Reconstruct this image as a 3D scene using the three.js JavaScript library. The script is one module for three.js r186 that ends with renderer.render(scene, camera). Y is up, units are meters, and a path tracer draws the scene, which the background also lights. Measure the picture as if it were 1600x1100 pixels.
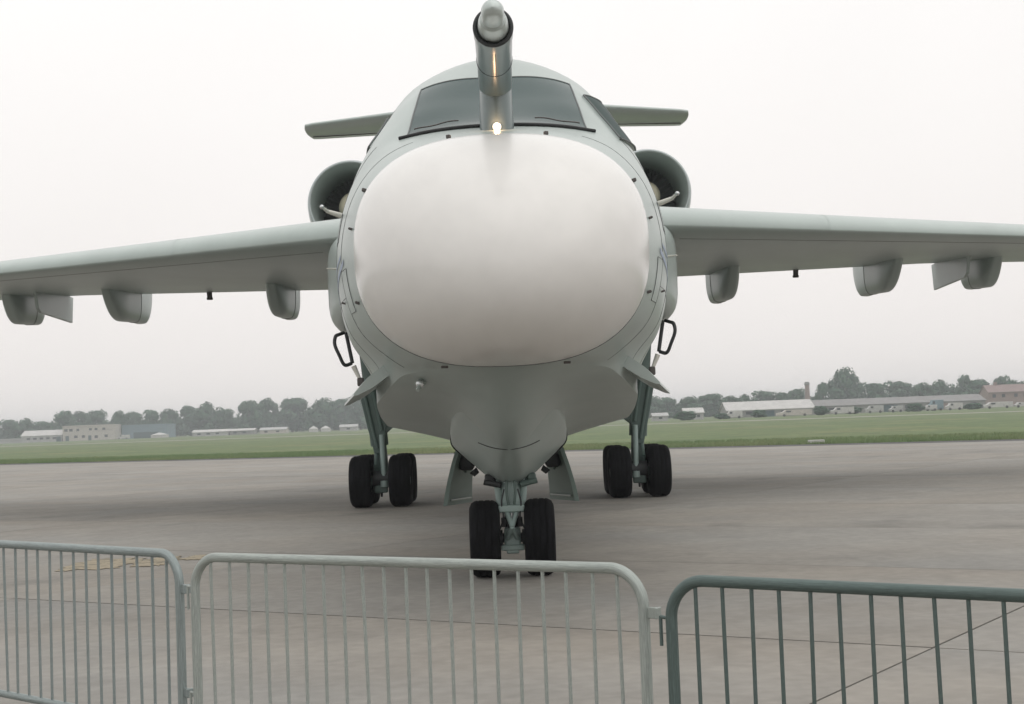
import * as THREE from 'three';
import { mergeGeometries } from 'three/addons/utils/BufferGeometryUtils.js';
import { RoundedBoxGeometry } from 'three/addons/geometries/RoundedBoxGeometry.js';

// ------------------------------------------------------------------ camera, sky, sun, exposure
const scene = new THREE.Scene();
const camera = new THREE.PerspectiveCamera(26.56, 1600 / 1100, 0.1, 6000);
camera.position.set(0, 1.6, 0);
camera.rotation.order = 'YXZ';
camera.rotation.set(THREE.MathUtils.degToRad(2.63), THREE.MathUtils.degToRad(-0.25), THREE.MathUtils.degToRad(-2.2));
camera.updateMatrixWorld();

const renderer = new THREE.WebGLRenderer({ antialias: true });
renderer.setSize(1024, 704);
renderer.toneMapping = THREE.LinearToneMapping;
renderer.toneMappingExposure = 1.03;
renderer.shadowMap.enabled = true;

function rng(seed) { let s = seed >>> 0; return () => { s = (s + 0x6D2B79F5) >>> 0; let t = s; t = Math.imul(t ^ (t >>> 15), t | 1); t ^= t + Math.imul(t ^ (t >>> 7), t | 61); return ((t ^ (t >>> 14)) >>> 0) / 4294967296; }; }
// tileable value noise
function makeNoise(seed) {
  const r = rng(seed), N = 256, g = new Float32Array(N * N);
  for (let i = 0; i < N * N; i++) g[i] = r();
  const sm = (t) => t * t * (3 - 2 * t);
  function v(x, y, per) {
    const x0 = Math.floor(x), y0 = Math.floor(y), fx = sm(x - x0), fy = sm(y - y0);
    const w = (a) => ((a % per) + per) % per;
    const q = (i, j) => g[w(i) + w(j) * N];
    return (q(x0, y0) * (1 - fx) + q(x0 + 1, y0) * fx) * (1 - fy) + (q(x0, y0 + 1) * (1 - fx) + q(x0 + 1, y0 + 1) * fx) * fy;
  }
  return (u, w, per, oct = 4) => { let a = 0, s = 0, k = 1, p = per; for (let o = 0; o < oct && p <= 256; o++) { a += v(u * p, w * p, p) * k; s += k; k *= 0.55; p *= 2; } return a / s; };
}

// overcast sky: pale cloud, a little darker and warmer low down, soft mottling all round
{
  const W = 512, H = 256, n = makeNoise(7), d = new Float32Array(W * H * 4);
  for (let j = 0; j < H; j++) for (let i = 0; i < W; i++) {
    const el = Math.max(0, ((j + 0.5) / H - 0.5) * Math.PI), s = Math.sin(el);
    const m = (n(i / W, j / H * 0.5, 8, 5) - 0.5) * 0.26 * Math.min(1, s * 5 + 0.25);
    const L = (0.85 + 0.38 * s) * (1 + m), t = Math.min(1, s * 3.2), k = (j * W + i) * 4;
    d[k] = L * (1.035 - 0.025 * t); d[k + 1] = L * (0.985 + 0.012 * t); d[k + 2] = L * (0.955 + 0.03 * t); d[k + 3] = 1;
  }
  const sky = new THREE.DataTexture(d, W, H, THREE.RGBAFormat, THREE.FloatType);
  sky.mapping = THREE.EquirectangularReflectionMapping; sky.magFilter = THREE.LinearFilter; sky.minFilter = THREE.LinearFilter; sky.needsUpdate = true;
  scene.background = sky; scene.environment = sky;
}
const sun = new THREE.DirectionalLight(new THREE.Color(1, 0.97, 0.92), 0.55);
sun.position.set(38, 70, 22 - 20);
sun.target.position.set(0, 0, -20);
sun.castShadow = true; sun.shadow.radius = 150; sun.shadow.mapSize.set(2048, 2048);
Object.assign(sun.shadow.camera, { left: -60, right: 60, top: 60, bottom: -60, near: 1, far: 260 });
scene.add(sun, sun.target);
scene.fog = new THREE.FogExp2(new THREE.Color(0.93, 0.97, 1.0), 0.0006);

// ------------------------------------------------------------------ helpers
const V = (x, y, z) => new THREE.Vector3(x, y, z);
const taken = new Map();
function numbered(name) { const n = taken.get(name) || 0; taken.set(name, n + 1); return n ? name + '_' + String(n).padStart(3, '0') : name; }
function tag(o, label, category, group, kind) { if (label) o.userData.label = label; if (category) o.userData.category = category; if (group) o.userData.group = group; if (kind) o.userData.kind = kind; return o; }
function thing(name, label, category, pos = [0, 0, 0], group) { const g = new THREE.Group(); g.name = numbered(name); g.position.set(...pos); scene.add(g); return tag(g, label, category, group); }
function mesh(name, geo, m, parent, label) { const o = new THREE.Mesh(geo, m); o.name = name; o.castShadow = o.receiveShadow = true; parent.add(o); if (label) o.userData.label = label; return o; }
function group(name, parent) { const g = new THREE.Group(); g.name = name; parent.add(g); return g; }
function structure(name, geo, m) { const o = mesh(numbered(name), geo, m, scene); o.userData.kind = 'structure'; return o; }
const rgb = (r, g, b) => new THREE.Color().setRGB(r, g, b);
function clean(geo) { const g = geo.index ? geo.toNonIndexed() : geo; for (const k of Object.keys(g.attributes)) if (!['position', 'normal', 'uv'].includes(k)) g.deleteAttribute(k); return g; }
const merge = (list) => mergeGeometries(list.map(clean));
function boxG(w, h, d, x = 0, y = 0, z = 0, r = 0) { const g = r ? new RoundedBoxGeometry(w, h, d, 2, r) : new THREE.BoxGeometry(w, h, d); return g.translate(x, y, z); }
function rod(a, b, r0, r1 = r0, seg = 14) {
  const d = b.clone().sub(a), g = new THREE.CylinderGeometry(r1, r0, d.length(), seg);
  g.applyQuaternion(new THREE.Quaternion().setFromUnitVectors(V(0, 1, 0), d.clone().normalize()));
  const c = a.clone().add(b).multiplyScalar(0.5); return g.translate(c.x, c.y, c.z);
}
function tube(pts, r, seg = 40, rs = 8) { return new THREE.TubeGeometry(new THREE.CatmullRomCurve3(pts, false, 'centripetal'), seg, r, rs, false); }
function tex(size, fn, repeat, srgb = true) {
  const d = new Uint8Array(size * size * 4);
  for (let j = 0; j < size; j++) for (let i = 0; i < size; i++) { const c = fn(i / size, j / size), k = (j * size + i) * 4; for (let q = 0; q < 3; q++) d[k + q] = Math.max(0, Math.min(255, (Array.isArray(c) ? c[q] : c) * 255)); d[k + 3] = 255; }
  const t = new THREE.DataTexture(d, size, size); t.wrapS = t.wrapT = THREE.RepeatWrapping; t.magFilter = THREE.LinearFilter; t.minFilter = THREE.LinearMipmapLinearFilter; t.generateMipmaps = true;
  if (srgb) t.colorSpace = THREE.SRGBColorSpace; if (repeat) t.repeat.set(repeat, repeat); t.needsUpdate = true; return t;
}
function gridGeo(rows, flip, uvs) { // rows[i][j] = Vector3
  const R = rows.length, C = rows[0].length, p = [], u = [], id = [];
  for (let i = 0; i < R; i++) for (let j = 0; j < C; j++) { const q = rows[i][j]; p.push(q.x, q.y, q.z); if (uvs) u.push(...uvs(i, j, q)); else u.push(q.z, q.y + q.x); }
  for (let i = 0; i < R - 1; i++) for (let j = 0; j < C - 1; j++) { const a = i * C + j, b = a + 1, c = a + C, d = c + 1; flip ? id.push(a, b, c, b, d, c) : id.push(a, c, b, b, c, d); }
  const g = new THREE.BufferGeometry(); g.setAttribute('position', new THREE.Float32BufferAttribute(p, 3)); g.setAttribute('uv', new THREE.Float32BufferAttribute(u, 2)); g.setIndex(id); g.computeVertexNormals(); return g;
}
const words = ['first', 'second', 'third', 'fourth', 'fifth', 'sixth', 'seventh', 'eighth', 'ninth', 'tenth', 'eleventh', 'twelfth', 'thirteenth', 'fourteenth', 'fifteenth', 'sixteenth', 'seventeenth', 'eighteenth', 'nineteenth', 'twentieth', 'twenty-first', 'twenty-second', 'twenty-third', 'twenty-fourth', 'twenty-fifth'];

// ------------------------------------------------------------------ materials
const nA = makeNoise(11), nB = makeNoise(23), nC = makeNoise(41);
const paintTex = tex(512, (u, v) => { const a = nA(u, v, 4, 5), b = nB(u, v, 32, 3); return 0.93 + 0.10 * (a - 0.5) + 0.018 * (b - 0.5); }, 0.22);
const paintRough = tex(256, (u, v) => 0.78 + 0.10 * (nA(u, v, 4, 2) - 0.5), 0.3, false);
const paint = (c, rough = 0.5) => new THREE.MeshPhysicalMaterial({ color: c, roughness: rough, map: paintTex, roughnessMap: paintRough });
const domeTex = tex(512, (u, v) => { const a = nA(u, v, 3, 3), b = nB(u, v, 24, 3); return 0.96 + 0.05 * (a - 0.5) + 0.03 * (b - 0.5); }, 0.3);
const GREY = paint(rgb(0.43, 0.492, 0.468), 0.40); // one grey paint for the whole airframe
const M = {
  radome: new THREE.MeshPhysicalMaterial({ color: rgb(0.80, 0.785, 0.76), roughness: 0.22, map: domeTex }),
  hull: GREY, wing: GREY, tail: GREY, keel: GREY, slat: GREY, pod: GREY,
  duct: GREY,
  lip: new THREE.MeshStandardMaterial({ color: rgb(0.42, 0.46, 0.46), roughness: 0.34, metalness: 0.4 }),
  fan: new THREE.MeshStandardMaterial({ color: rgb(0.22, 0.23, 0.235), roughness: 0.4, metalness: 0.7 }),
  spinner: new THREE.MeshStandardMaterial({ color: rgb(0.62, 0.57, 0.44), roughness: 0.45 }),
  glass: new THREE.MeshPhysicalMaterial({ color: rgb(0.07, 0.10, 0.098), roughness: 0.07, ior: 1.5, specularIntensity: 0.22 }),
  sideGlass: new THREE.MeshPhysicalMaterial({ color: rgb(0.05, 0.075, 0.072), roughness: 0.5, ior: 1.5, specularIntensity: 0.06 }), // tinted, little gloss
  shadedDoor: new THREE.MeshStandardMaterial({ color: rgb(0.20, 0.26, 0.235), roughness: 0.6 }),  // gear door colour, darkened to paint in the shade on its inner face
  gasket: new THREE.MeshStandardMaterial({ color: rgb(0.13, 0.14, 0.14), roughness: 0.7 }),
  sealAndShade: new THREE.MeshStandardMaterial({ color: rgb(0.012, 0.013, 0.014), roughness: 0.7 }),  // black of the windscreen seal, also of the painted shadow gap at the bow
  dark: new THREE.MeshStandardMaterial({ color: rgb(0.03, 0.033, 0.035), roughness: 0.6 }),
  bracket: new THREE.MeshStandardMaterial({ color: rgb(0.10, 0.09, 0.085), roughness: 0.6, metalness: 0.3 }),
  probe: new THREE.MeshPhysicalMaterial({ color: rgb(0.15, 0.185, 0.185), roughness: 0.3, metalness: 0.12, clearcoat: 0.35, clearcoatRoughness: 0.2 }),
  nozzle: new THREE.MeshStandardMaterial({ color: rgb(0.50, 0.55, 0.53), roughness: 0.34, metalness: 0.5 }),
  rod: new THREE.MeshStandardMaterial({ color: rgb(0.72, 0.70, 0.64), roughness: 0.4 }),
  mint: new THREE.MeshStandardMaterial({ color: rgb(0.29, 0.37, 0.35), roughness: 0.5 }),
  teal: new THREE.MeshStandardMaterial({ color: rgb(0.095, 0.14, 0.125), roughness: 0.5 }),
  chrome: new THREE.MeshStandardMaterial({ color: rgb(0.55, 0.57, 0.57), roughness: 0.25, metalness: 0.9 }),
  stripe: new THREE.MeshStandardMaterial({ color: rgb(0.30, 0.36, 0.46), roughness: 0.5 }),
};
{ // tyre rubber: dusty mottling, fine relief
  const m = tex(256, (u, v) => { const a = nB(u, v, 8, 4), b = nC(u, v, 64, 2); const k = 0.085 + 0.08 * (a - 0.45) + 0.04 * (b - 0.5); return [k, k * 1.02, k * 1.12]; }, 2);
  M.tyre = new THREE.MeshPhysicalMaterial({ map: m, roughness: 0.92, specularIntensity: 0.35, bumpMap: tex(128, (u, v) => nB(u, v, 32, 2), 6, false), bumpScale: 0.003 });
}

// ------------------------------------------------------------------ ground
const A_DIR = [0.828, 0.56], B_DIR = [0.56, -0.828]; // slab rows run along A, across along B (x, z)
const slabXZ = (a, b) => [a * A_DIR[0] + b * B_DIR[0], a * A_DIR[1] + b * B_DIR[1]];
const EDGE = 62;
{
  const gt = tex(1024, (u, v) => {
    const a = nA(u, v, 5, 5), b = nB(u, v, 24, 4), c = nC(u, v, 110, 2), dry = Math.max(0, a - 0.5) * 2.2 + (b - 0.5) * 0.5;
    const t = Math.min(1, Math.max(0, 0.35 + dry)), k = 0.82 + 0.25 * (c - 0.5) + 0.22 * (b - 0.5);
    return [(0.355 + 0.16 * t) * k, (0.465 + 0.065 * t) * k, (0.265 + 0.08 * t) * k];
  });
  gt.repeat.set(1 / 46, 1 / 46);
  const g = new THREE.PlaneGeometry(3600, 3000).rotateX(-Math.PI / 2).translate(0, -0.05, -1300);
  const uv = g.attributes.uv, p = g.attributes.position; for (let i = 0; i < uv.count; i++) uv.setXY(i, p.getX(i), p.getZ(i));
  structure('ground', g, new THREE.MeshStandardMaterial({ map: gt, roughness: 0.95 }));
}
function strip(name, a0, a1, b0, b1, y, m) {
  const q = [slabXZ(a0, b0), slabXZ(a1, b0), slabXZ(a1, b1), slabXZ(a0, b1)];
  const g = new THREE.BufferGeometry();
  g.setAttribute('position', new THREE.Float32BufferAttribute(q.flatMap(([x, z]) => [x, y, z]), 3));
  g.setAttribute('uv', new THREE.Float32BufferAttribute([a0, b0, a1, b0, a1, b1, a0, b1], 2));
  g.setIndex([0, 1, 2, 0, 2, 3]); g.computeVertexNormals();
  return structure(name, g, m);
}
const tarTex = tex(256, (u, v) => { const a = nA(u, v, 8, 5); const k = 0.30 + 0.14 * (a - 0.5); return [k, k * 0.98, k * 0.94]; }, 0.1);
const apron = strip('apron', -260, 200, -30, EDGE, -0.03, new THREE.MeshStandardMaterial({ map: tarTex, roughness: 0.9 }));
strip('shoulder_road', -260, 200, EDGE + 0.3, EDGE + 3.6, -0.036, new THREE.MeshStandardMaterial({ map: tex(256, (u, v) => 0.30 + 0.16 * (nB(u, v, 8, 5) - 0.5), 0.13), roughness: 0.95 }));
strip('taxiway', -600, 300, 238, 252, -0.04, new THREE.MeshStandardMaterial({ map: tex(256, (u, v) => { const k = 0.60 + 0.1 * (nB(u, v, 8, 4) - 0.5); return [k, k * 0.98, k * 0.93]; }, 0.05), roughness: 0.9 }));
{ // concrete slabs, 4.7 by 9.4 m, with open joints
  const L = 9.4, Wd = 4.7, gap = 0.022;
  const ct = tex(1024, (u, v) => {
    const big = nA(u, v, 3, 4), mid = nB(u, v, 14, 4), fine = nC(u, v, 128, 2), streak = nA(u * 1, v, 40, 2);
    let k = 0.525 + 0.09 * (big - 0.5) + 0.06 * (mid - 0.5) + 0.06 * (fine - 0.5);
    const drag = nB(u, v + 0.37, 2, 6); k -= Math.max(0, drag - 0.60) * 0.30; // rubber and oil stains
    const wear = nC(u + 0.3, v, 10, 4); if (wear > 0.66) k -= (wear - 0.66) * 0.3;
    const w = nB(u + 0.51, v + 0.2, 4, 3) - 0.5;
    return [k * (1.02 + 0.04 * w), k * 0.987, k * (0.935 - 0.04 * w)];
  });
  const cb = tex(512, (u, v) => 0.6 * nC(u, v, 64, 3) + 0.4 * nA(u, v, 8, 4), 1, false);
  const mats = [1, 0.955, 1.03, 0.985].map((k) => new THREE.MeshStandardMaterial({ map: ct, color: rgb(k, k, k), roughness: 0.82, bumpMap: cb, bumpScale: 0.004 }));
  const r = rng(5), geos = [];
  for (let q = 0; q < 12; q++) {
    const g = new THREE.BoxGeometry(L - gap, 0.028, Wd - gap), p = g.attributes.position, n = g.attributes.normal, uv = g.attributes.uv, ou = r() * 3, ov = r() * 3, sw = q % 2 ? -1 : 1;
    for (let i = 0; i < uv.count; i++) { if (Math.abs(n.getY(i)) > 0.5) uv.setXY(i, ou + sw * p.getX(i) / 11, ov + sw * p.getZ(i) / 11); else uv.setXY(i, ou + 0.3, ov + 0.3); }
    geos.push(g);
  }
  const inView = (x, z) => { const D = -z; return D > -2 && Math.abs(x) < 0.36 * Math.max(D, 0) + 7.5; };
  const rest = []; let count = 0; const ang = Math.atan2(-A_DIR[1], A_DIR[0]);
  for (let kb = -3; kb <= 10; kb++) for (let ka = -14; ka <= 7; ka++) {
    const b = 9.75 + (kb + 0.5) * Wd, a = -3.28 + (ka + 0.5) * L;
    if (b + Wd / 2 > EDGE + 2.5) continue;
    const [x, z] = slabXZ(a, b), q = Math.floor(r() * 12), mi = Math.floor(r() * 4), dy = (r() - 0.5) * 0.003;
    if (inView(x, z) && count < 298) { count++; const o = mesh('slab', geos[q], mats[mi], apron); o.position.set(x, -0.0155 + dy, z); o.rotation.y = ang; }
    else if (Math.hypot(x, z + 30) < 85) { const g = geos[q].clone(); g.rotateY(ang); g.translate(x, -0.0155 + dy, z); rest.push(g); }
  }
  const o = mesh('slab', merge(rest), mats[0], apron); o.userData.kind = 'stuff';
}
{ // worn yellow paint on the concrete
  const r = rng(77), mk = thing('painted_marking', 'worn pale yellow painted patch on the concrete left of the nose wheels', 'road marking', [-4.6, 0, -18.9]);
  const m = new THREE.MeshStandardMaterial({ map: tex(256, (u, v) => { const a = nB(u, v, 16, 4), k = a > 0.57 ? 0.8 : 1; return [0.585 * k, 0.545 * k, 0.44 * k + 0.02]; }, 0.6), roughness: 0.8 });
  const patch = (cx, cz, rx, rz, seed) => { const s = new THREE.Shape(), q = rng(seed); for (let i = 0; i < 40; i++) { const t = i / 40 * Math.PI * 2, k = 0.72 + 0.4 * q(); const x = cx + Math.sign(Math.cos(t)) * Math.abs(Math.cos(t)) ** 0.5 * rx * k, y = -cz - Math.sign(Math.sin(t)) * Math.abs(Math.sin(t)) ** 0.6 * rz * k; i ? s.lineTo(x, y) : s.moveTo(x, y); } return new THREE.ExtrudeGeometry(s, { depth: 0.0025, bevelEnabled: false }).rotateX(-Math.PI / 2).translate(0, 0.003, 0); };
  mesh('paint_patch', patch(-0.55, 0.1, 0.42, 0.85, 3), m, mk); mesh('paint_patch', patch(0.12, 0.0, 0.24, 0.7, 9), m, mk); mesh('paint_patch', patch(0.66, -0.35, 0.3, 0.4, 15), m, mk);
}

// ------------------------------------------------------------------ the aircraft
const OZ = 24; // the aircraft's own origin stands on the ground 24 m ahead
const plane = thing('flying_boat', 'large pale grey jet flying boat with white radome and refuelling probe, parked nose-on', 'aircraft', [0, 0, -OZ]);
const P = (x, h, D) => V(x, h, OZ - D);
// hull stations: D, then half section from keel to crown; index 2 is the chine
const ST = [
  [12.62, [0, 2.06], [0.15, 2.06], [0.3, 2.07], [0.7, 2.16], [1.1, 2.46], [1.25, 3.04], [1.13, 3.58], [0.85, 3.85], [0.45, 3.99], [0, 4.02]],
  [13.0, [0, 1.93], [0.3, 1.99], [0.57, 2.07], [0.85, 2.15], [1.22, 2.45], [1.37, 3.04], [1.25, 3.62], [0.95, 3.95], [0.5, 4.11], [0, 4.14]],
  [13.4, [0, 1.76], [0.45, 1.93], [0.9, 2.05], [1.03, 2.16], [1.33, 2.48], [1.46, 3.05], [1.34, 3.65], [1.05, 4.02], [0.6, 4.2], [0, 4.24]],
  [13.8, [0, 1.55], [0.5, 1.86], [1.06, 1.97], [1.14, 2.15], [1.42, 2.5], [1.53, 3.05], [1.42, 3.7], [1.12, 4.13], [0.8, 4.27], [0, 4.36]],
  [14.4, [0, 1.31], [0.55, 1.79], [1.2, 1.88], [1.24, 2.12], [1.5, 2.5], [1.6, 3.05], [1.5, 3.75], [1.2, 4.32], [0.8, 4.62], [0, 4.70]],
  [15.0, [0, 1.16], [0.6, 1.70], [1.31, 1.81], [1.33, 2.1], [1.57, 2.5], [1.66, 3.05], [1.56, 3.8], [1.26, 4.45], [0.8, 4.95], [0, 5.13]],
  [15.6, [0, 1.12], [0.62, 1.62], [1.35, 1.75], [1.38, 2.08], [1.61, 2.5], [1.71, 3.05], [1.6, 3.85], [1.33, 4.46], [0.86, 5.13], [0, 5.43]],
  [16.5, [0, 1.14], [0.65, 1.52], [1.39, 1.67], [1.45, 2.05], [1.66, 2.5], [1.75, 3.05], [1.65, 3.9], [1.4, 4.5], [0.9, 5.2], [0, 5.55]],
  [18, [0, 1.15], [0.66, 1.38], [1.42, 1.58], [1.5, 2.0], [1.72, 2.5], [1.79, 3.05], [1.7, 3.9], [1.45, 4.55], [0.92, 5.2], [0, 5.55]],
  [24, [0, 1.06], [0.7, 1.29], [1.45, 1.58], [1.52, 2.0], [1.74, 2.5], [1.8, 3.05], [1.72, 3.9], [1.48, 4.55], [0.95, 5.18], [0, 5.48]],
  [31, [0, 1.2], [0.7, 1.4], [1.42, 1.68], [1.5, 2.1], [1.72, 2.6], [1.8, 3.1], [1.72, 3.9], [1.48, 4.55], [0.95, 5.18], [0, 5.48]],
  [40, [0, 2.2], [0.5, 2.35], [1.0, 2.6], [1.1, 2.9], [1.35, 3.3], [1.45, 3.7], [1.4, 4.3], [1.2, 4.8], [0.8, 5.25], [0, 5.5]],
  [50, [0, 3.6], [0.25, 3.68], [0.45, 3.8], [0.5, 3.95], [0.6, 4.2], [0.65, 4.5], [0.62, 4.8], [0.52, 5.1], [0.35, 5.3], [0, 5.4]],
  [57, [0, 4.4], [0.04, 4.42], [0.08, 4.45], [0.09, 4.5], [0.11, 4.6], [0.12, 4.7], [0.11, 4.8], [0.09, 4.9], [0.06, 4.95], [0, 5.0]],
];
const trackCurves = []; for (let i = 1; i <= 10; i++) trackCurves.push(ST.map((s) => [s[0], s[i][0], s[i][1]]));
function lerpTrack(tr, D) { // monotone cubic (Fritsch-Carlson style finite differences)
  let k = 0; while (k < tr.length - 2 && D > tr[k + 1][0]) k++;
  const h = tr[k + 1][0] - tr[k][0], t = Math.min(1, Math.max(0, (D - tr[k][0]) / h));
  const out = [];
  for (const c of [1, 2]) {
    const sl = (i) => (tr[i + 1][c] - tr[i][c]) / (tr[i + 1][0] - tr[i][0]);
    const tan = (i) => { if (i === 0) return sl(0); if (i === tr.length - 1) return sl(i - 1); const a = sl(i - 1), b = sl(i); return a * b <= 0 ? 0 : 2 * a * b / (a + b); };
    const m0 = tan(k), m1 = tan(k + 1), t2 = t * t, t3 = t2 * t;
    out.push((2 * t3 - 3 * t2 + 1) * tr[k][c] + (t3 - 2 * t2 + t) * h * m0 + (-2 * t3 + 3 * t2) * tr[k + 1][c] + (t3 - t2) * h * m1);
  }
  return out;
}
function section(D) {
  const c = trackCurves.map((t) => lerpTrack(t, D));
  const low = new THREE.CatmullRomCurve3([V(-c[2][0], c[2][1], 0), V(-c[1][0], c[1][1], 0), V(c[0][0], c[0][1], 0), V(c[1][0], c[1][1], 0), V(c[2][0], c[2][1], 0)], false, 'centripetal');
  const up = [...c.slice(2), ...c.slice(2, 9).reverse().map(([x, y]) => [-x, y])].map(([x, y]) => V(x, y, 0));
  return { low, up: new THREE.CatmullRomCurve3(up, false, 'centripetal') };
}
const secCache = new Map();
function upper(D) { const k = D.toFixed(3); if (!secCache.has(k)) secCache.set(k, section(D).up.getPoints(240).slice(0, 121)); return secCache.get(k); }
function crownY(D, x) { const s = upper(D), ax = Math.abs(x); for (let i = s.length - 1; i > 0; i--) if (s[i - 1].x >= ax && s[i].x <= ax) { const t = (ax - s[i].x) / Math.max(1e-6, s[i - 1].x - s[i].x); return s[i].y + (s[i - 1].y - s[i].y) * t; } return s[0].y; }
function flankX(D, h) { const s = upper(D); for (let i = 0; i < s.length - 1; i++) if (s[i].y <= h && s[i + 1].y >= h) { const t = (h - s[i].y) / Math.max(1e-6, s[i + 1].y - s[i].y); return s[i].x + (s[i + 1].x - s[i].x) * t; } return 0; }
{
  const Ds = []; for (let i = 0; i <= 60; i++) Ds.push(12.62 + (18 - 12.62) * i / 60); for (let i = 1; i <= 50; i++) Ds.push(18 + 39 * i / 50);
  const lo = [], up = []; for (const D of Ds) { const s = section(D); lo.push(s.low.getPoints(40).map((p) => P(p.x, p.y, D))); up.push(s.up.getPoints(96).map((p) => P(p.x, p.y, D))); }
  const hull = mesh('fuselage', merge([gridGeo(lo, true), gridGeo(up, true)]), M.hull, plane);
  // windscreen, each pane set on the crown, with its frame
  const quad = (c, f, n = 12, off = 0.014) => { const rows = []; for (let i = 0; i <= n; i++) { const row = []; for (let j = 0; j <= n; j++) { const u = i / n, v = j / n; const q = [0, 1].map((k) => (c[0][k] * (1 - u) + c[1][k] * u) * (1 - v) + (c[3][k] * (1 - u) + c[2][k] * u) * v); row.push(f(...q, off)); } rows.push(row); } return rows; };
  const onCrown = (x, D, off) => P(x, crownY(D, x) + off, D - off * 0.6);
  const rim = (rows) => { const n = rows.length - 1, pts = []; for (let i = 0; i <= n; i++) pts.push(rows[i][0]); for (let j = 1; j <= n; j++) pts.push(rows[n][j]); for (let i = n - 1; i >= 0; i--) pts.push(rows[i][n]); for (let j = n - 1; j >= 0; j--) pts.push(rows[0][j]); return pts; };
  for (const s of [-1, 1]) {
    const c = [[0.04 * s, 13.74], [0.84 * s, 13.9], [0.75 * s, 14.96], [0.04 * s, 14.84]];
    const rows = quad(c, onCrown), w = mesh('windscreen', gridGeo(rows, s < 0), M.glass, hull);
    mesh('window_frame', new THREE.TubeGeometry(new THREE.CatmullRomCurve3(rim(rows), true, 'catmullrom', 0.01), 160, 0.009, 6, true), M.gasket, w);
    const sc = s > 0 ? [[14.12, 4.24], [15.2, 4.30], [15.7, 4.9], [14.8, 4.82]] : [[14.8, 4.38], [16.4, 4.4], [16.4, 4.8], [15.4, 4.78]];
    const onSide = (D, h, off) => P(s * (flankX(D, h) + off), h + off * 0.5, D - off * 0.3);
    const hinge = (D, h, off) => onSide(D, h, off + (s > 0 ? 0.025 * Math.max(0, Math.min(1, (D - 13.95 - (h - 4.14) * 1.2) / 1.1)) : 0));
    const r2 = quad(sc, hinge), r3 = rim(quad(sc, (D, h) => onSide(D, h, -0.01))), w2 = mesh('side_window', gridGeo(r2, s > 0), M.sideGlass, hull);
    mesh('window_frame', new THREE.TubeGeometry(new THREE.CatmullRomCurve3(rim(r2), true, 'catmullrom', 0.01), 160, 0.010, 6, true), M.gasket, w2);
    mesh('window_surround', gridGeo([[...rim(r2), r2[0][0]], [...r3, r3[0]]], s > 0), M.hull, w2);
    const pw = []; for (let i = 0; i <= 8; i++) { const x = s * (0.36 + 0.42 * i / 8), D = 13.93 + 0.02 * Math.sin(i); pw.push(P(x, crownY(D, x) + 0.035, D - 0.03)); }
    mesh('wiper', tube(pw, 0.0065, 16, 6), M.bracket, hull);
    const sl = []; for (let i = 0; i <= 16; i++) { const x = s * (0.12 + 0.80 * i / 16), D = 13.70 + 0.2 * (i / 16) ** 2; sl.push(P(x, crownY(D, x) + 0.012, D)); }
    mesh('window_seal', tube(sl, 0.019, 30, 8), M.sealAndShade, hull);
    // slanting blue flashes on the cheek
    const fl = (D0, h0, D1, h1, w) => { const rows = []; for (let i = 0; i <= 10; i++) { const D = D0 + (D1 - D0) * i / 10, h = h0 + (h1 - h0) * i / 10; rows.push([0, 1].map((k) => onSide(D, h + (k ? w : -w), 0.004))); } return gridGeo(rows, s < 0); };
    mesh('cheek_flash', fl(13.1, 3.05, 15.2, 2.72, 0.025), M.stripe, hull);
    mesh('cheek_flash', fl(13.3, 3.12, 15.2, 2.9, 0.018), M.stripe, hull);
    for (const c of [[[12.98, 2.60], [13.28, 2.60], [13.28, 2.98], [12.98, 2.98]], [[13.7, 3.3], [14.05, 3.3], [14.05, 3.56], [13.7, 3.56]]]) { const q = quad(c, onSide, 6, 0.003), hd = mesh('access_hatch', gridGeo(q, s > 0), M.hull, hull); mesh('hatch_seal', new THREE.TubeGeometry(new THREE.CatmullRomCurve3(rim(q), true, 'catmullrom', 0.01), 80, 0.003, 5, true), M.gasket, hd); }
    // small lugs round the radome joint, vents and drain masts
    for (const [D, h, sz] of [[12.72, 3.62, 0.042], [12.78, 3.3, 0.028], [12.78, 2.66, 0.034], [13.5, 2.72, 0.024]]) mesh('latch', boxG(0.04, sz * 0.7, sz * 1.6, 0, 0, 0, 0.008).rotateZ(s * 0.3).translate(s * (flankX(D, h) + 0.012), h, OZ - D), M.bracket, hull);
    for (const x of [0.42]) mesh('latch', boxG(0.035, 0.035, 0.04, 0, 0, 0, 0.008).rotateY(0.4 * s).translate(s * x, crownY(12.75, x) + 0.02, OZ - 12.75), M.bracket, hull);
    mesh('latch', boxG(0.06, 0.022, 0.05, 0, 0, 0, 0.006).translate(s * 0.52, 2.075, OZ - 12.64), M.bracket, hull);
    // pitot tube standing off the cheek
    const pD = 14.3, ph = 3.62, px = flankX(pD, ph);
    const pit = mesh('pitot_tube', merge([rod(P(s * (px - 0.03), ph, pD), P(s * (px + 0.13), ph + 0.045, pD - 0.12), 0.03, 0.018), rod(P(s * (px + 0.12), ph + 0.04, pD - 0.11), P(s * (px + 0.15), ph + 0.055, pD - 0.34), 0.017, 0.013)]), M.rod, hull);
    mesh('pitot_tip', new THREE.SphereGeometry(0.022, 12, 8).translate(s * (px + 0.15), ph + 0.055, OZ - (pD - 0.34)), M.chrome, pit);
    mesh('static_vane', rod(P(s * flankX(14.6, 3.15), 3.15, 14.6), P(s * (flankX(14.6, 3.15) + 0.09), 3.15, 14.5), 0.012, 0.006), M.rod, hull);
    // spray strake: a plate running aft from below the radome, canted out and down
    const sh = new THREE.Shape(); sh.moveTo(0, 0); sh.lineTo(0.5, -0.36); sh.lineTo(0.5, -0.40); sh.lineTo(0.38, -0.37); sh.lineTo(0, -0.09); sh.closePath();
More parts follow.
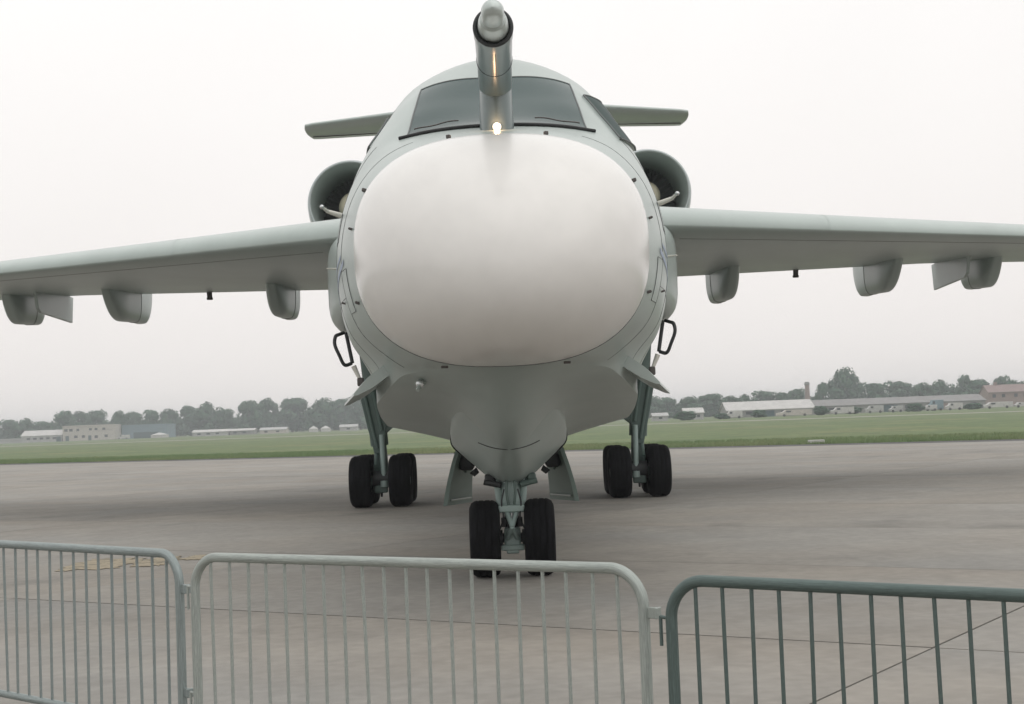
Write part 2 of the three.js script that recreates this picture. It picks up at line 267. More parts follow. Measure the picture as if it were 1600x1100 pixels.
    const a = [1.10, 2.16, 13.75], b = [1.30, 2.12, 15.1];
    const rowsK = [], N = 8, prof = [[-0.08, 0.075], [0.20, -0.125], [0.345, -0.285], [0.35, -0.31], [0.30, -0.30], [0.16, -0.235], [-0.08, -0.075]];
    for (let i = 0; i <= N; i++) { const t = i / N, k = 0.90 + 0.1 * t; rowsK.push([...prof, prof[0]].map(([x, y]) => P(s * (a[0] + (b[0] - a[0]) * t + x * k), a[1] + (b[1] - a[1]) * t + y * k, a[2] + (b[2] - a[2]) * t))); }
    const cap = (row, f) => { const g = new THREE.BufferGeometry(), c = row.slice(0, -1), v = [], id = []; c.forEach((q) => v.push(q.x, q.y, q.z)); g.setAttribute('position', new THREE.Float32BufferAttribute(v, 3)); g.setAttribute('uv', new THREE.Float32BufferAttribute(c.flatMap((q) => [q.x, q.y]), 2)); for (let i = 1; i < c.length - 1; i++) f ? id.push(0, i, i + 1) : id.push(0, i + 1, i); g.setIndex(id); g.computeVertexNormals(); return g; };
    mesh('spray_strake', merge([gridGeo(rowsK, s > 0).toNonIndexed(), cap(rowsK[0], s > 0), cap(rowsK[N], s < 0)]).toNonIndexed(), M.hull, plane).geometry.computeVertexNormals();
  }
  for (const [D, t0, t1] of [[13.28, 0.04, 0.40], [14.15, 0.05, 0.36], [15.35, 0.05, 0.40], [16.9, 0.05, 0.95]]) for (const s of t1 > 0.9 ? [1] : [-1, 1]) { const c = section(D).up, q = []; for (let i = 0; i <= 30; i++) { const p = c.getPoint(t0 + (t1 - t0) * i / 30); q.push(P(s * p.x * 1.0004, p.y, D)); } mesh('skin_joint', tube(q, 0.0028, 60, 5), M.gasket, hull); }
  for (const s of [-1, 1]) { const q = []; for (let i = 0; i <= 30; i++) { const D = 13.3 + 6 * i / 30; q.push(P(s * (flankX(D, 2.75) + 0.0005), 2.75, D)); } mesh('skin_joint', tube(q, 0.0028, 60, 5), M.gasket, hull); }
  // landing light on the port bow
  const ll = mesh('bow_light', merge([rod(P(-0.76, 2.0, 13.65), P(-0.78, 1.96, 13.42), 0.04, 0.035), rod(P(-0.78, 1.96, 13.42), P(-0.80, 1.90, 13.38), 0.02)]), M.nozzle, hull);
  mesh('lens', new THREE.SphereGeometry(0.04, 14, 10).scale(1, 1, 0.5).translate(-0.78, 1.96, OZ - 13.41), M.chrome, ll);
}
{ // radome: blunt superelliptic dome, slightly drooped
  const rows = [], nR = 44, nT = 96;
  for (let i = 0; i <= nR; i++) {
    const a = i / nR * Math.PI / 2, k = Math.max(0.0005, Math.cos(a) ** 0.92), dep = Math.sin(a) ** 1.08 * 1.62, row = [], drop = 0.26 * Math.sin(a) ** 2;
    for (let j = 0; j <= nT; j++) { const t = j / nT * Math.PI * 2, c = Math.cos(t), s = Math.sin(t), n = 0.8 + 0.2 * Math.sin(a) ** 2; row.push(P(1.246 * k * Math.sign(c) * Math.abs(c) ** n, 3.04 - drop + 0.978 * k * Math.sign(s) * Math.abs(s) ** n, 12.60 - dep)); }
    rows.push(row);
  }
  const g = gridGeo(rows, true, (i, j, q) => [q.x, q.y]); { const nn = g.attributes.normal; for (let i = 0; i <= nR; i++) { const a = i * (nT + 1), b = a + nT; const q = V(nn.getX(a) + nn.getX(b), nn.getY(a) + nn.getY(b), nn.getZ(a) + nn.getZ(b)).normalize(); nn.setXYZ(a, q.x, q.y, q.z); nn.setXYZ(b, q.x, q.y, q.z); } }
  const rad = mesh('radome', g, M.radome, plane, 'glossy white rounded nose radome');
  mesh('joint_ring', new THREE.TubeGeometry(new THREE.CatmullRomCurve3(rows[0].slice(0, -1).map((q) => q.clone().setZ(q.z - 0.008)), true), 160, 0.006, 6, true), M.gasket, rad);
}
{ // bow fairing: swelling stem round the nose wheel bay
  const rows = [], n = 26, half = [[0, 1], [0.16, 0.985], [0.36, 0.85], [0.62, 0.58], [0.86, 0.31], [1.0, 0.12], [1.0, -0.10], [0.92, -0.36], [0.74, -0.62]];
  const full = [...half.slice(1).reverse().map(([x, y]) => [-x, y]), ...half];
  for (let i = 0; i <= n; i++) {
    const t = i / n, D = 12.95 + 2.95 * t, w = 0.05 + 0.555 * Math.sin(Math.min(1, t * 1.02) * Math.PI / 2) ** 1.1;
    const kd = 2.0 - 1.075 * Math.sin(t * Math.PI / 2) ** 1.25, top = 2.05 - 0.62 * t ** 1.2; // keel and half-height line
    const c = new THREE.CatmullRomCurve3(full.map(([x, y]) => P(w * x, y > 0 ? top + (kd - top) * y : top - y * 0.70 * (0.25 + 0.75 * t), D)), false, 'centripetal');
    rows.push(c.getPoints(64));
  }
  const bow = mesh('bow_fairing', gridGeo(rows, true), M.keel, plane);
  const cap = rows[n], cg = new THREE.BufferGeometry(), cv = [], ci = [];
  cap.forEach((q) => cv.push(q.x, q.y, q.z)); for (let i = 0; i < 32; i++) ci.push(i, i + 1, 64 - i, i + 1, 63 - i, 64 - i);
  cg.setAttribute('position', new THREE.Float32BufferAttribute(cv, 3)); cg.setIndex(ci); cg.computeVertexNormals();
  mesh('bay_bulkhead', cg, M.mint, bow);
  for (const [k0, k1] of [[0, 18], [46, 64]]) { const q = []; for (let k = k0; k <= k1; k++) q.push(rows[n][k].clone().add(V(0, 0, -0.004))); mesh('bay_gap_shade', tube(q, 0.014, 40, 6), M.sealAndShade, bow); }  // black tube painting in the shadow gap along the fairing's rear edge
  // joint across the stem, a shallow smile following the surface
  const seam = [], yAt = (row, x) => { for (let k2 = 12; k2 < 52; k2++) if (row[k2].x <= x && row[k2 + 1].x >= x) return row[k2].y + (row[k2 + 1].y - row[k2].y) * (x - row[k2].x) / Math.max(1e-6, row[k2 + 1].x - row[k2].x); return null; };
  const surfZ = (x, h) => { for (let i = 1; i < rows.length; i++) { const y0 = yAt(rows[i - 1], x), y1 = yAt(rows[i], x); if (y0 !== null && y1 !== null && y0 >= h && y1 <= h) return rows[i - 1][0].z + (rows[i][0].z - rows[i - 1][0].z) * (y0 - h) / Math.max(1e-6, y0 - y1); } return null; };
  for (let i = 0; i <= 24; i++) { const x = -0.3 + 0.6 * i / 24, h = 1.325 + 0.07 * (x / 0.3) ** 2, z = surfZ(x, h); if (z !== null) seam.push(V(x, h, z + 0.003)); }
  if (seam.length > 4) mesh('stem_joint', tube(seam, 0.006, 40, 6), M.dark, bow);
}
{ // refuelling probe: short pedestal, forward tube, nozzle; a lit lamp in the pedestal
  const pr = group('refuelling_probe', plane);
  const prof = [[0.150, 0], [0.150, 1.85], [0.156, 1.9], [0.156, 2.10], [0.140, 2.115], [0.134, 2.09]].map(([r, y]) => new THREE.Vector2(r, y));
  mesh('probe_tube', new THREE.LatheGeometry(prof, 48).rotateX(Math.PI / 2).translate(0, 4.65, OZ - 13.55), M.probe, pr);
  mesh('tube_tail', new THREE.SphereGeometry(0.15, 32, 16).scale(1, 1, 2.6).translate(0, 4.65, OZ - 13.55), M.probe, pr);
  mesh('rim_ring', new THREE.TorusGeometry(0.142, 0.017, 10, 48).translate(0, 4.65, OZ - 11.44), M.dark, pr);
  for (const D of [12.45]) mesh('tube_joint', new THREE.TorusGeometry(0.1505, 0.0032, 6, 48).translate(0, 4.65, OZ - D), M.dark, pr);
  mesh('tube_seam', boxG(0.006, 0.004, 1.0, 0.01, 4.4995, OZ - 12.02), M.dark, pr);
  const ped = new THREE.CylinderGeometry(0.147, 0.16, 0.52, 40).scale(1, 1, 1.5).translate(0, 4.36, OZ - 13.45);
  mesh('pedestal', ped, M.probe, pr);
  const nz = [[0.122, 0], [0.122, 0.1], [0.116, 0.22], [0.106, 0.30], [0.098, 0.33], [0.092, 0.336], [0.058, 0.34], [0.056, 0.385], [0.080, 0.39], [0.088, 0.41], [0.088, 0.50], [0.086, 0.57], [0.070, 0.63], [0.062, 0.64], [0.058, 0.655], [0.03, 0.68], [0, 0.685]].map(([r, y]) => new THREE.Vector2(r, y));
  mesh('nozzle', new THREE.LatheGeometry(nz, 44).rotateX(Math.PI / 2).translate(0, 4.655, OZ - 11.56), M.nozzle, pr);
  const lp = mesh('lamp_bezel', new THREE.TorusGeometry(0.033, 0.010, 10, 32).translate(0, 4.225, OZ - 13.215), M.nozzle, pr);
  mesh('lamp_lens', new THREE.SphereGeometry(0.026, 20, 14).scale(1, 1, 0.6).translate(0, 4.225, OZ - 13.215), new THREE.MeshStandardMaterial({ color: rgb(1, 0.9, 0.7), emissive: rgb(1, 0.52, 0.27), emissiveIntensity: 4, roughness: 0.3 }), lp);
  const li = new THREE.PointLight(rgb(1, 0.6, 0.34), 0.10, 0, 2); li.position.set(0, 4.225, OZ - 13.15); li.castShadow = true; li.name = 'lamp_light'; pr.add(li);
}
{ // wings with flap track fairings
  const wst = [[0, 26.7, 5.14, 34.4, 4.78, 0.14], [1.7, 27.0, 5.14, 34.5, 4.79, 0.14], [4, 27.96, 5.12, 34.85, 4.82, 0.135], [10.3, 30.6, 5.04, 36.1, 5.03, 0.12], [23, 36.0, 4.9, 38.6, 5.0, 0.10]];
  const wAt = (x) => { let k = 0; while (k < wst.length - 2 && x > wst[k + 1][0]) k++; const t = (x - wst[k][0]) / (wst[k + 1][0] - wst[k][0]); return wst[k].map((v, i) => v + (wst[k + 1][i] - v) * t); };
  const foil = []; const NF = 36;
  for (let i = 0; i <= NF; i++) { const t = 0.5 * (1 + Math.cos(i / NF * Math.PI)); foil.push([t, 1]); } for (let i = 1; i <= NF; i++) { const t = 0.5 * (1 - Math.cos(i / NF * Math.PI)); foil.push([t, -1]); }
  const yt = (t) => 5 * (0.2969 * Math.sqrt(t) - 0.126 * t - 0.3516 * t * t + 0.2843 * t ** 3 - 0.1036 * t ** 4);
  const lowerAt = (x, D) => { const [, d0, h0, d1, h1, tc] = wAt(x), t = Math.min(0.999, Math.max(0.001, (D - d0) / (d1 - d0))); return h0 + (h1 - h0) * t - yt(t) * tc * (d1 - d0) * 0.45; };
  for (const s of [-1, 1]) {
    const rows = []; for (let i = 0; i <= 48; i++) { const x = 0.9 + 22.1 * i / 48, [, d0, h0, d1, h1, tc] = wAt(x), c = d1 - d0; rows.push(foil.map(([t, q]) => P(s * x, h0 + (h1 - h0) * t + q * yt(t) * tc * c * (q > 0 ? 1.22 : 0.45), d0 + c * t))); }
    const tip = rows[rows.length - 1], cc = tip.reduce((a, b) => a.add(b), V(0, 0, 0)).multiplyScalar(1 / tip.length); rows.push(tip.map((q) => q.clone().lerp(cc, 0.5).add(V(s * 0.25, 0, 0))), tip.map(() => cc.clone().add(V(s * 0.3, 0, 0))));
    const w = mesh('wing', gridGeo(rows, s < 0, (i, j, q) => [q.x, q.z]), M.wing, plane);
    { // leading edge slats, a skin 4 mm proud of the wing nose
      const prof = []; for (let i = 0; i <= 14; i++) { const t = 0.20 * (1 - i / 14) ** 2; prof.push([t, 1]); } for (let i = 1; i <= 6; i++) prof.push([0.028 * (i / 6) ** 2, -1]);
      for (const [xa, xb] of [[1.75, 6.4], [6.43, 11.6], [11.63, 22.6]]) { const rw = []; for (let i = 0; i <= 12; i++) { const x = xa + (xb - xa) * i / 12, [, d0, h0, d1, h1, tc] = wAt(x), c = d1 - d0; rw.push(prof.map(([t, q]) => P(s * x, h0 + (h1 - h0) * t + q * (yt(t) * tc * c * (q > 0 ? 1.22 : 0.45) + 0.004 * Math.min(1, t * 60)), d0 + c * t - 0.005 * (1 - Math.min(1, t * 30))))); } mesh('slat', gridGeo(rw, s < 0, (i, j, q) => [q.x, q.z]), M.slat, w); }
    }
    const pods = [[5.1, 32.6, 36.3, 0.23, 0.66], [8.9, 33.2, 37.3, 0.21, 0.68], [11.35, 33.9, 36.6, 0.22, 0.66]];
    for (const [x, d0, d1, hw, dep] of pods) {
      const rws = []; for (let i = 0; i <= 24; i++) { const t = i / 24, D = d0 + (d1 - d0) * t, env = Math.max(0.02, Math.min(1, Math.sin(Math.PI * Math.min(0.5, t * 1.35 + 0.02))) ** 0.8 * (t > 0.8 ? 1 - ((t - 0.8) / 0.2) ** 2 * 0.75 : 1)); const top = lowerAt(x, Math.min(D, 35.9)) + 0.16; const row = []; for (let j = 0; j <= 20; j++) { const a = j / 20 * Math.PI; const c = Math.cos(a), sn = Math.sin(a); row.push(P(s * (x + hw * (0.35 + 0.65 * env) * Math.sign(c) * Math.abs(c) ** 0.55), top - (dep + 0.16) * env * sn ** 0.55, D)); } rws.push(row); }
      const back = rws[24], bc = back.reduce((a, b) => a.add(b), V(0, 0, 0)).multiplyScalar(1 / back.length); rws.push(back.map(() => bc.clone()));
      const f = mesh('flap_fairing', gridGeo(rws, s < 0), M.pod, w);
      const ring = rws[15].map((q) => q.clone().add(V(0, -0.003, 0))); mesh('fairing_joint', tube(ring, 0.008, 40, 5), M.bracket, f);
    }
    { const sh = new THREE.Shape(); const z = (D) => OZ - D; sh.moveTo(z(33.5), lowerAt(10.55, 33.5) + 0.1); sh.lineTo(z(33.7), 4.55); sh.lineTo(z(33.9), 4.47); sh.lineTo(z(36.3), 4.40); sh.lineTo(z(36.4), 5.0); sh.lineTo(z(35), lowerAt(10.55, 35) + 0.12); sh.closePath();
      mesh('wing_fence', new THREE.ExtrudeGeometry(sh, { depth: 0.05, bevelEnabled: true, bevelSize: 0.012, bevelThickness: 0.012, bevelSegments: 2 }).rotateY(-Math.PI / 2).translate(s * 10.55 + 0.025, 0, 0), M.pod, w); }
    mesh('drain_mast', merge([rod(P(s * 6.95, 4.97, 35.2), P(s * 6.95, 4.78, 35.25), 0.065, 0.06), rod(P(s * 6.95, 4.78, 35.25), P(s * 6.95, 4.73, 35.25), 0.075, 0.07)]), M.bracket, w);
    // slat joint along the leading edge
    const sj = []; for (let i = 0; i <= 30; i++) { const x = 3.4 + 19 * i / 30; const [, d0, , d1] = wAt(x), D = d0 + (d1 - d0) * 0.085; sj.push(P(s * x, lowerAt(x, D) - 0.002, D)); }
    mesh('slat_joint', tube(sj, 0.003, 60, 5), M.bracket, w);
    // main gear sponson under the wing root
    const sp = []; for (let i = 0; i <= 30; i++) { const t = i / 30, D = 24.6 + 14 * t, e = Math.sin(Math.PI * Math.min(1, Math.max(0, t < 0.3 ? t / 0.6 : t < 0.6 ? 0.5 : 0.5 + (t - 0.6) / 0.8))) ** 0.6, row = []; for (let j = 0; j <= 24; j++) { const a = -Math.PI / 2 + j / 24 * Math.PI; const c = Math.cos(a), sn = Math.sin(a); row.push(P(s * (1.3 + 2.05 * Math.max(0.02, e) * Math.abs(c) ** 0.38), 4.3 + 1.06 * Math.max(0.02, e) * Math.sign(sn) * Math.abs(sn) ** 0.45, D)); } sp.push(row); }
    const spn = mesh('gear_sponson', gridGeo(sp, s > 0), M.wing, plane);
    const loop = [P(s * 3.02, 3.36, 27.9), P(s * 3.08, 3.31, 27.6), P(s * 3.12, 3.28, 27.5), P(s * 3.14, 3.14, 27.45), P(s * 3.06, 2.92, 27.45), P(s * 2.97, 2.74, 27.5), P(s * 2.85, 2.77, 27.58)];
    mesh('gear_hook', tube(loop, 0.034, 40, 8), M.dark, spn);
    mesh('gear_hook', rod(P(s * 2.96, 3.35, 27.8), P(s * 2.84, 2.78, 27.6), 0.035), M.dark, spn);
    mesh('hook_fitting', rod(P(s * 2.82, 2.72, 27.6), P(s * 2.70, 2.44, 27.6), 0.05, 0.03), M.rod, spn);
    mesh('hook_fitting', boxG(0.12, 0.16, 0.12, s * 2.70, 2.42, OZ - 27.6, 0.03), M.bracket, spn);
  }
}
{ // engines on short pylons above and behind the wing roots
  for (const s of [-1, 1]) {
    const e = group('engine', plane), cx = s * 3.5, cy = 6.86, D = 34.8;
    const lip = [[0.80, 0.9], [0.82, 0.35], [0.94, 0.12], [0.965, 0.03], [0.99, 0.0], [1.02, 0.05], [1.06, 0.25], [1.14, 0.9], [1.18, 2.0], [1.14, 3.6], [1.0, 5.0], [0.78, 6.2], [0.6, 6.3]].map(([r, y]) => new THREE.Vector2(r, -y));
    const T = (g) => g.scale(0.975, 1, 0.975).rotateX(Math.PI / 2).translate(cx, cy, OZ - D);
    mesh('nacelle', T(new THREE.LatheGeometry(lip.slice(3), 64)), M.wing, e);
    mesh('intake_lip', T(new THREE.LatheGeometry([[0.945, 0.12], [0.962, 0.02], [0.99, -0.012], [1.026, 0.045], [1.066, 0.25]].map(([r, y]) => new THREE.Vector2(r, -y)), 64)), M.lip, e);
    mesh('intake_duct', T(new THREE.LatheGeometry([[0.948, 0.09], [0.93, 0.3], [0.90, 0.9], [0.89, 2.4]].map(([r, y]) => new THREE.Vector2(r, -y)), 64)), M.duct, e);
    const bl = []; for (let i = 0; i < 30; i++) { const g = boxG(0.10, 0.66, 0.02, 0, 0.56, 0); g.rotateY(0.6); g.rotateZ(i / 30 * Math.PI * 2); bl.push(g.translate(cx, cy, OZ - D - 1.95)); }
    const fan = mesh('fan', merge([...bl, T(new THREE.CircleGeometry(0.895, 48).rotateX(-Math.PI / 2).translate(0, -2.35, 0))]), M.fan, e);
    mesh('spinner', T(new THREE.LatheGeometry([[0.40, 1.95], [0.40, 1.1], [0.37, 0.8], [0.30, 0.6], [0.18, 0.48], [0, 0.42]].map(([r, y]) => new THREE.Vector2(r, -y)), 36)), M.spinner, fan);
    mesh('pylon', boxG(2.4, 0.35, 4.6, s * 1.9, 6.1, OZ - D - 2.9, 0.15).rotateZ(0), M.wing, e);
  }
  // fin and tailplane
  const fin = [[44, 5.3], [49.0, 11.9], [50.2, 12.5], [55.2, 12.5], [55.0, 5.0]], sh = new THREE.Shape(); fin.forEach(([D, h], i) => i ? sh.lineTo(OZ - D, h) : sh.moveTo(OZ - D, h));
  mesh('fin', new THREE.ExtrudeGeometry(sh, { depth: 0.3, bevelEnabled: true, bevelSize: 0.1, bevelThickness: 0.08, bevelSegments: 3 }).rotateY(-Math.PI / 2).translate(0.15, 0, 0), M.tail, plane);
  const rows = [], NF = 24; for (let i = -24; i <= 24; i++) { const x = 6.8 * i / 24, a = Math.abs(i) / 24, r = 1, d0 = 49.4 + 2.9 * a + (a > 0.97 ? 0.1 : 0), d1 = 54.1 + 0.9 * a - (a > 0.97 ? 0.05 : 0), c = d1 - d0, row = []; for (let j = 0; j <= NF * 2; j++) { const q = j <= NF ? 1 : -1, k = j <= NF ? j : 2 * NF - j, t = 0.5 * (1 + Math.cos(k / NF * Math.PI)); const y = 5 * (0.2969 * Math.sqrt(t) - 0.126 * t - 0.3516 * t * t + 0.2843 * t ** 3 - 0.1036 * t ** 4) * 0.10 * c * r; row.push(P(x, 12.3 + q * y, d0 + c * t)); } rows.push(row); }
  for (const k of [0, rows.length - 1]) { const c = rows[k].reduce((a, b) => a.add(b), V(0, 0, 0)).multiplyScalar(1 / rows[k].length); const end = rows[k].map((q) => q.clone().lerp(c, 0.35).add(V(Math.sign(c.x) * 0.07, 0, 0))), end2 = rows[k].map(() => c.clone().add(V(Math.sign(c.x) * 0.09, 0, 0))); if (k) rows.push(end, end2); else rows.unshift(end2, end); if (!k) break; }
  { const k = rows.length - 1, c = rows[k].reduce((a, b) => a.add(b), V(0, 0, 0)).multiplyScalar(1 / rows[k].length); if (rows[k][0].distanceTo(c) > 0.01) rows.push(rows[k].map((q) => q.clone().lerp(c, 0.35).add(V(0.07, 0, 0))), rows[k].map(() => c.clone().add(V(0.09, 0, 0)))); }
  const tp = mesh('tailplane', gridGeo(rows, true, (i, j, q) => [q.x, q.z]), M.tail, plane);
  for (const s of [-1, 1]) mesh('elevator_joint', tube([P(s * 0.6, 12.06, 52.6), P(s * 6.7, 12.18, 53.9)], 0.018, 8, 5), M.bracket, tp);
}
// ---- wheels and legs
function wheel(name, r, w, x, D, parent, rimM) { // tyre with shoulders and circumferential grooves, axle along x
  const hw = w / 2, pr = [[r * 0.52, -hw * 0.82], [r * 0.66, -hw * 0.98], [r * 0.82, -hw], [r * 0.93, -hw * 0.86], [r * 0.985, -hw * 0.62]];
  for (const g of [-0.4, 0, 0.4]) pr.push([r * 0.997, (g - 0.06) * hw], [r * 0.982, (g - 0.03) * hw], [r * 0.982, (g + 0.03) * hw], [r * 0.997, (g + 0.06) * hw]);
  pr.push([r * 0.985, hw * 0.62], [r * 0.93, hw * 0.86], [r * 0.82, hw], [r * 0.66, hw * 0.98], [r * 0.52, hw * 0.82]);
  const T = (g) => g.rotateZ(-Math.PI / 2).translate(x, r, OZ - D);
  const t = mesh(name, T(new THREE.LatheGeometry(pr.map(([a, b]) => new THREE.Vector2(a, b)), 56)), M.tyre, parent);
  mesh('rim', T(new THREE.LatheGeometry([[0, -hw * 0.55], [r * 0.2, -hw * 0.6], [r * 0.3, -hw * 0.35], [r * 0.46, -hw * 0.45], [r * 0.54, -hw * 0.8], [r * 0.54, hw * 0.8], [r * 0.46, hw * 0.45], [r * 0.3, hw * 0.35], [r * 0.2, hw * 0.6], [0, hw * 0.55]].map(([a, b]) => new THREE.Vector2(a, b)), 36)), rimM, t);
  return t;
}
{
  const g = group('nose_gear', plane), D = 15.46;
  for (const s of [-1, 1]) wheel('tyre', 0.395, 0.31, s * 0.28, D, g, M.mint);
  mesh('axle', merge([rod(P(-0.3, 0.395, D), P(0.3, 0.395, D), 0.05), rod(P(-0.17, 0.395, D), P(-0.1, 0.395, D), 0.085), rod(P(0.1, 0.395, D), P(0.17, 0.395, D), 0.085)]), M.dark, g);
  mesh('axle_block', merge([boxG(0.17, 0.2, 0.2, 0, 0.40, OZ - D, 0.03), boxG(0.24, 0.06, 0.16, 0, 0.30, OZ - D + 0.06, 0.02), boxG(0.13, 0.05, 0.12, 0, 0.265, OZ - D + 0.07, 0.015)]), M.mint, g);
  mesh('oleo_piston', rod(P(0, 0.42, D), P(0, 0.68, D), 0.075, 0.07, 24), M.chrome, g);
  mesh('oleo_cylinder', merge([rod(P(0, 0.66, D), P(0, 1.35, D + 0.12), 0.10, 0.11, 24), rod(P(0, 0.655, D), P(0, 0.71, D), 0.125, 0.125, 24), boxG(0.27, 0.075, 0.14, 0, 0.70, OZ - D + 0.08, 0.02)]), M.mint, g);
  mesh('torque_link', merge([rod(P(-0.05, 0.66, D - 0.1), P(0, 0.52, D - 0.26), 0.028, 0.022), rod(P(0.05, 0.66, D - 0.1), P(0, 0.52, D - 0.26), 0.028, 0.022), rod(P(-0.05, 0.40, D - 0.1), P(0, 0.52, D - 0.26), 0.028, 0.022), rod(P(0.05, 0.40, D - 0.1), P(0, 0.52, D - 0.26), 0.028, 0.022)]), M.mint, g);
  for (const s of [-1, 1]) {
    mesh('side_stay', rod(P(s * 0.115, 0.68, D - 0.02), P(s * 0.15, 1.1, D + 0.05), 0.032, 0.04), M.mint, g);
    mesh('stay_clamp', merge([boxG(0.05, 0.1, 0.08, s * 0.085, 0.56, OZ - D + 0.06, 0.012)]), M.dark, g);
    mesh('steering_jack', merge([rod(P(s * 0.10, 0.94, D - 0.05), P(s * 0.27, 0.98, D - 0.02), 0.03, 0.035), boxG(0.09, 0.07, 0.12, s * 0.22, 1.02, OZ - D, 0.02), rod(P(s * 0.19, 0.98, D), P(s * 0.16, 1.12, D + 0.05), 0.04, 0.03)]), s < 0 ? M.dark : M.teal, g);
    mesh('brake_hose', tube([P(s * 0.07, 0.9, D - 0.12), P(s * 0.10, 0.76, D - 0.14), P(s * 0.085, 0.6, D - 0.13), P(s * 0.14, 0.47, D - 0.1), P(s * 0.16, 0.41, D - 0.05)], 0.010, 30, 6), M.dark, g);
    mesh('hose', tube([P(s * 0.03, 1.05, D - 0.1), P(s * 0.045, 0.88, D - 0.13), P(s * 0.03, 0.74, D - 0.12)], 0.014, 20, 6), M.teal, g);
    // bay machinery and the open bay door with its ribs
    mesh('bay_actuator', merge([boxG(0.17, 0.17, 0.3, s * 0.47, 1.16, OZ - 16.4, 0.05), rod(P(s * 0.40, 1.08, 16.2), P(s * 0.36, 1.03, 16.2), 0.05, 0.035), rod(P(s * 0.45, 1.2, 16.3), P(s * 0.58, 1.3, 16.3), 0.04)]), M.dark, g);
    const rows = [], outer = (t, k) => P(s * (0.575 + 0.215 * t - 0.06 * t * t - k * (0.14 + 0.10 * t)), 1.31 - 0.60 * t - k * 0.03, 16.05 + 1.15 * k);
    for (let i = 0; i <= 8; i++) rows.push([0, 0.33, 0.66, 1].map((k) => outer(i / 8, k)));
    const rows2 = rows.map((r) => r.map((q) => q.clone().add(V(-s * 0.045, 0.004, -0.01))));
    const edge = [rows.map((r) => r[0]), rows2.map((r) => r[0])], edge3 = [rows[8], rows2[8]], edge4 = [rows.map((r) => r[3]), rows2.map((r) => r[3])];
    const dr = mesh('gear_door', merge([gridGeo(rows, s > 0), gridGeo(rows2, s < 0), gridGeo(edge, s < 0), gridGeo(edge3, s > 0), gridGeo(edge4, s > 0)]), M.shadedDoor, g);
    mesh('door_rib', tube([0.08, 0.33, 0.66, 0.92].map((k) => outer(0.9, k).add(V(-s * 0.05, 0, 0.01))), 0.012, 12, 6), M.pod, dr);
    mesh('door_hinge_arm', rod(outer(0.05, 0.2).add(V(-s * 0.05, 0, 0)), outer(0.4, 0.55).add(V(-s * 0.06, 0, 0)), 0.018), M.teal, dr);
  }
}
for (const s of [-1, 1]) {
  const g = group('main_gear', plane), D = 29.45, x0 = s * 2.54;
  for (const dD of [0, 1.35]) for (const q of [-1, 1]) wheel('tyre', 0.51, 0.43, x0 + q * 0.385, D + dD, g, M.mint);
  mesh('bogie_beam', merge([boxG(0.2, 0.2, 1.6, x0, 0.51, OZ - D - 0.67, 0.05), rod(P(x0 - 0.4, 0.51, D), P(x0 + 0.4, 0.51, D), 0.09), rod(P(x0 - 0.4, 0.51, D + 1.35), P(x0 + 0.4, 0.51, D + 1.35), 0.09), boxG(0.26, 0.16, 0.12, x0, 0.36, OZ - D + 0.06, 0.03)]), M.teal, g);
  mesh('oleo_leg', merge([rod(P(x0, 0.5, D + 0.5), P(x0 + s * 0.05, 1.3, D + 0.5), 0.13, 0.13, 20), rod(P(x0 + s * 0.05, 1.2, D + 0.5), P(x0 + s * 0.22, 3.3, D + 0.5), 0.18, 0.2, 20)]), M.teal, g);
  mesh('leg_rod', merge([rod(P(x0 - s * 0.07, 0.45, D - 0.12), P(x0 - s * 0.04, 1.42, D - 0.02), 0.055, 0.05), rod(P(x0 - s * 0.07, 0.40, D - 0.14), P(x0 - s * 0.07, 0.52, D - 0.14), 0.075)]), M.mint, g);
  mesh('torque_link', merge([rod(P(x0 + s * 0.08, 1.1, D + 0.2), P(x0 + s * 0.1, 0.8, D - 0.05), 0.05, 0.04), rod(P(x0 + s * 0.08, 0.55, D + 0.1), P(x0 + s * 0.1, 0.8, D - 0.05), 0.05, 0.04)]), M.teal, g);
  mesh('jacking_pin', rod(P(x0, 0.36, D), P(x0, 0.2, D), 0.03, 0.02), M.dark, g);
  mesh('brake_pack', merge([rod(P(x0 - 0.16, 0.55, D), P(x0 + 0.16, 0.55, D), 0.17, 0.17, 20)]), M.dark, g);
  const sh = new THREE.Shape(); [[2.50, 1.05], [2.66, 1.08], [2.78, 1.6], [2.93, 2.32], [2.90, 2.42], [2.3, 2.45], [2.08, 2.3], [2.40, 1.82], [2.44, 1.5]].forEach(([x, h], i) => i ? sh.lineTo(s * x, h) : sh.moveTo(s * x, h)); sh.closePath();
  mesh('leg_door', new THREE.ExtrudeGeometry(sh, { depth: 0.05, bevelEnabled: true, bevelSize: 0.012, bevelThickness: 0.012, bevelSegments: 2 }).translate(0, 0, OZ - D - 0.15), M.teal, g);
  for (const [xa, ha, xb, hb] of [[2.6, 1.15, 2.84, 2.35], [2.5, 1.5, 2.66, 2.35]]) mesh('door_stiffener', rod(P(s * xa, ha, D + 0.07), P(s * xb, hb, D + 0.07), 0.035), M.teal, g);
  mesh('retraction_strut', rod(P(s * 2.45, 1.5, D + 0.3), P(s * 1.6, 2.2, D + 0.2), 0.06), M.mint, g);
}

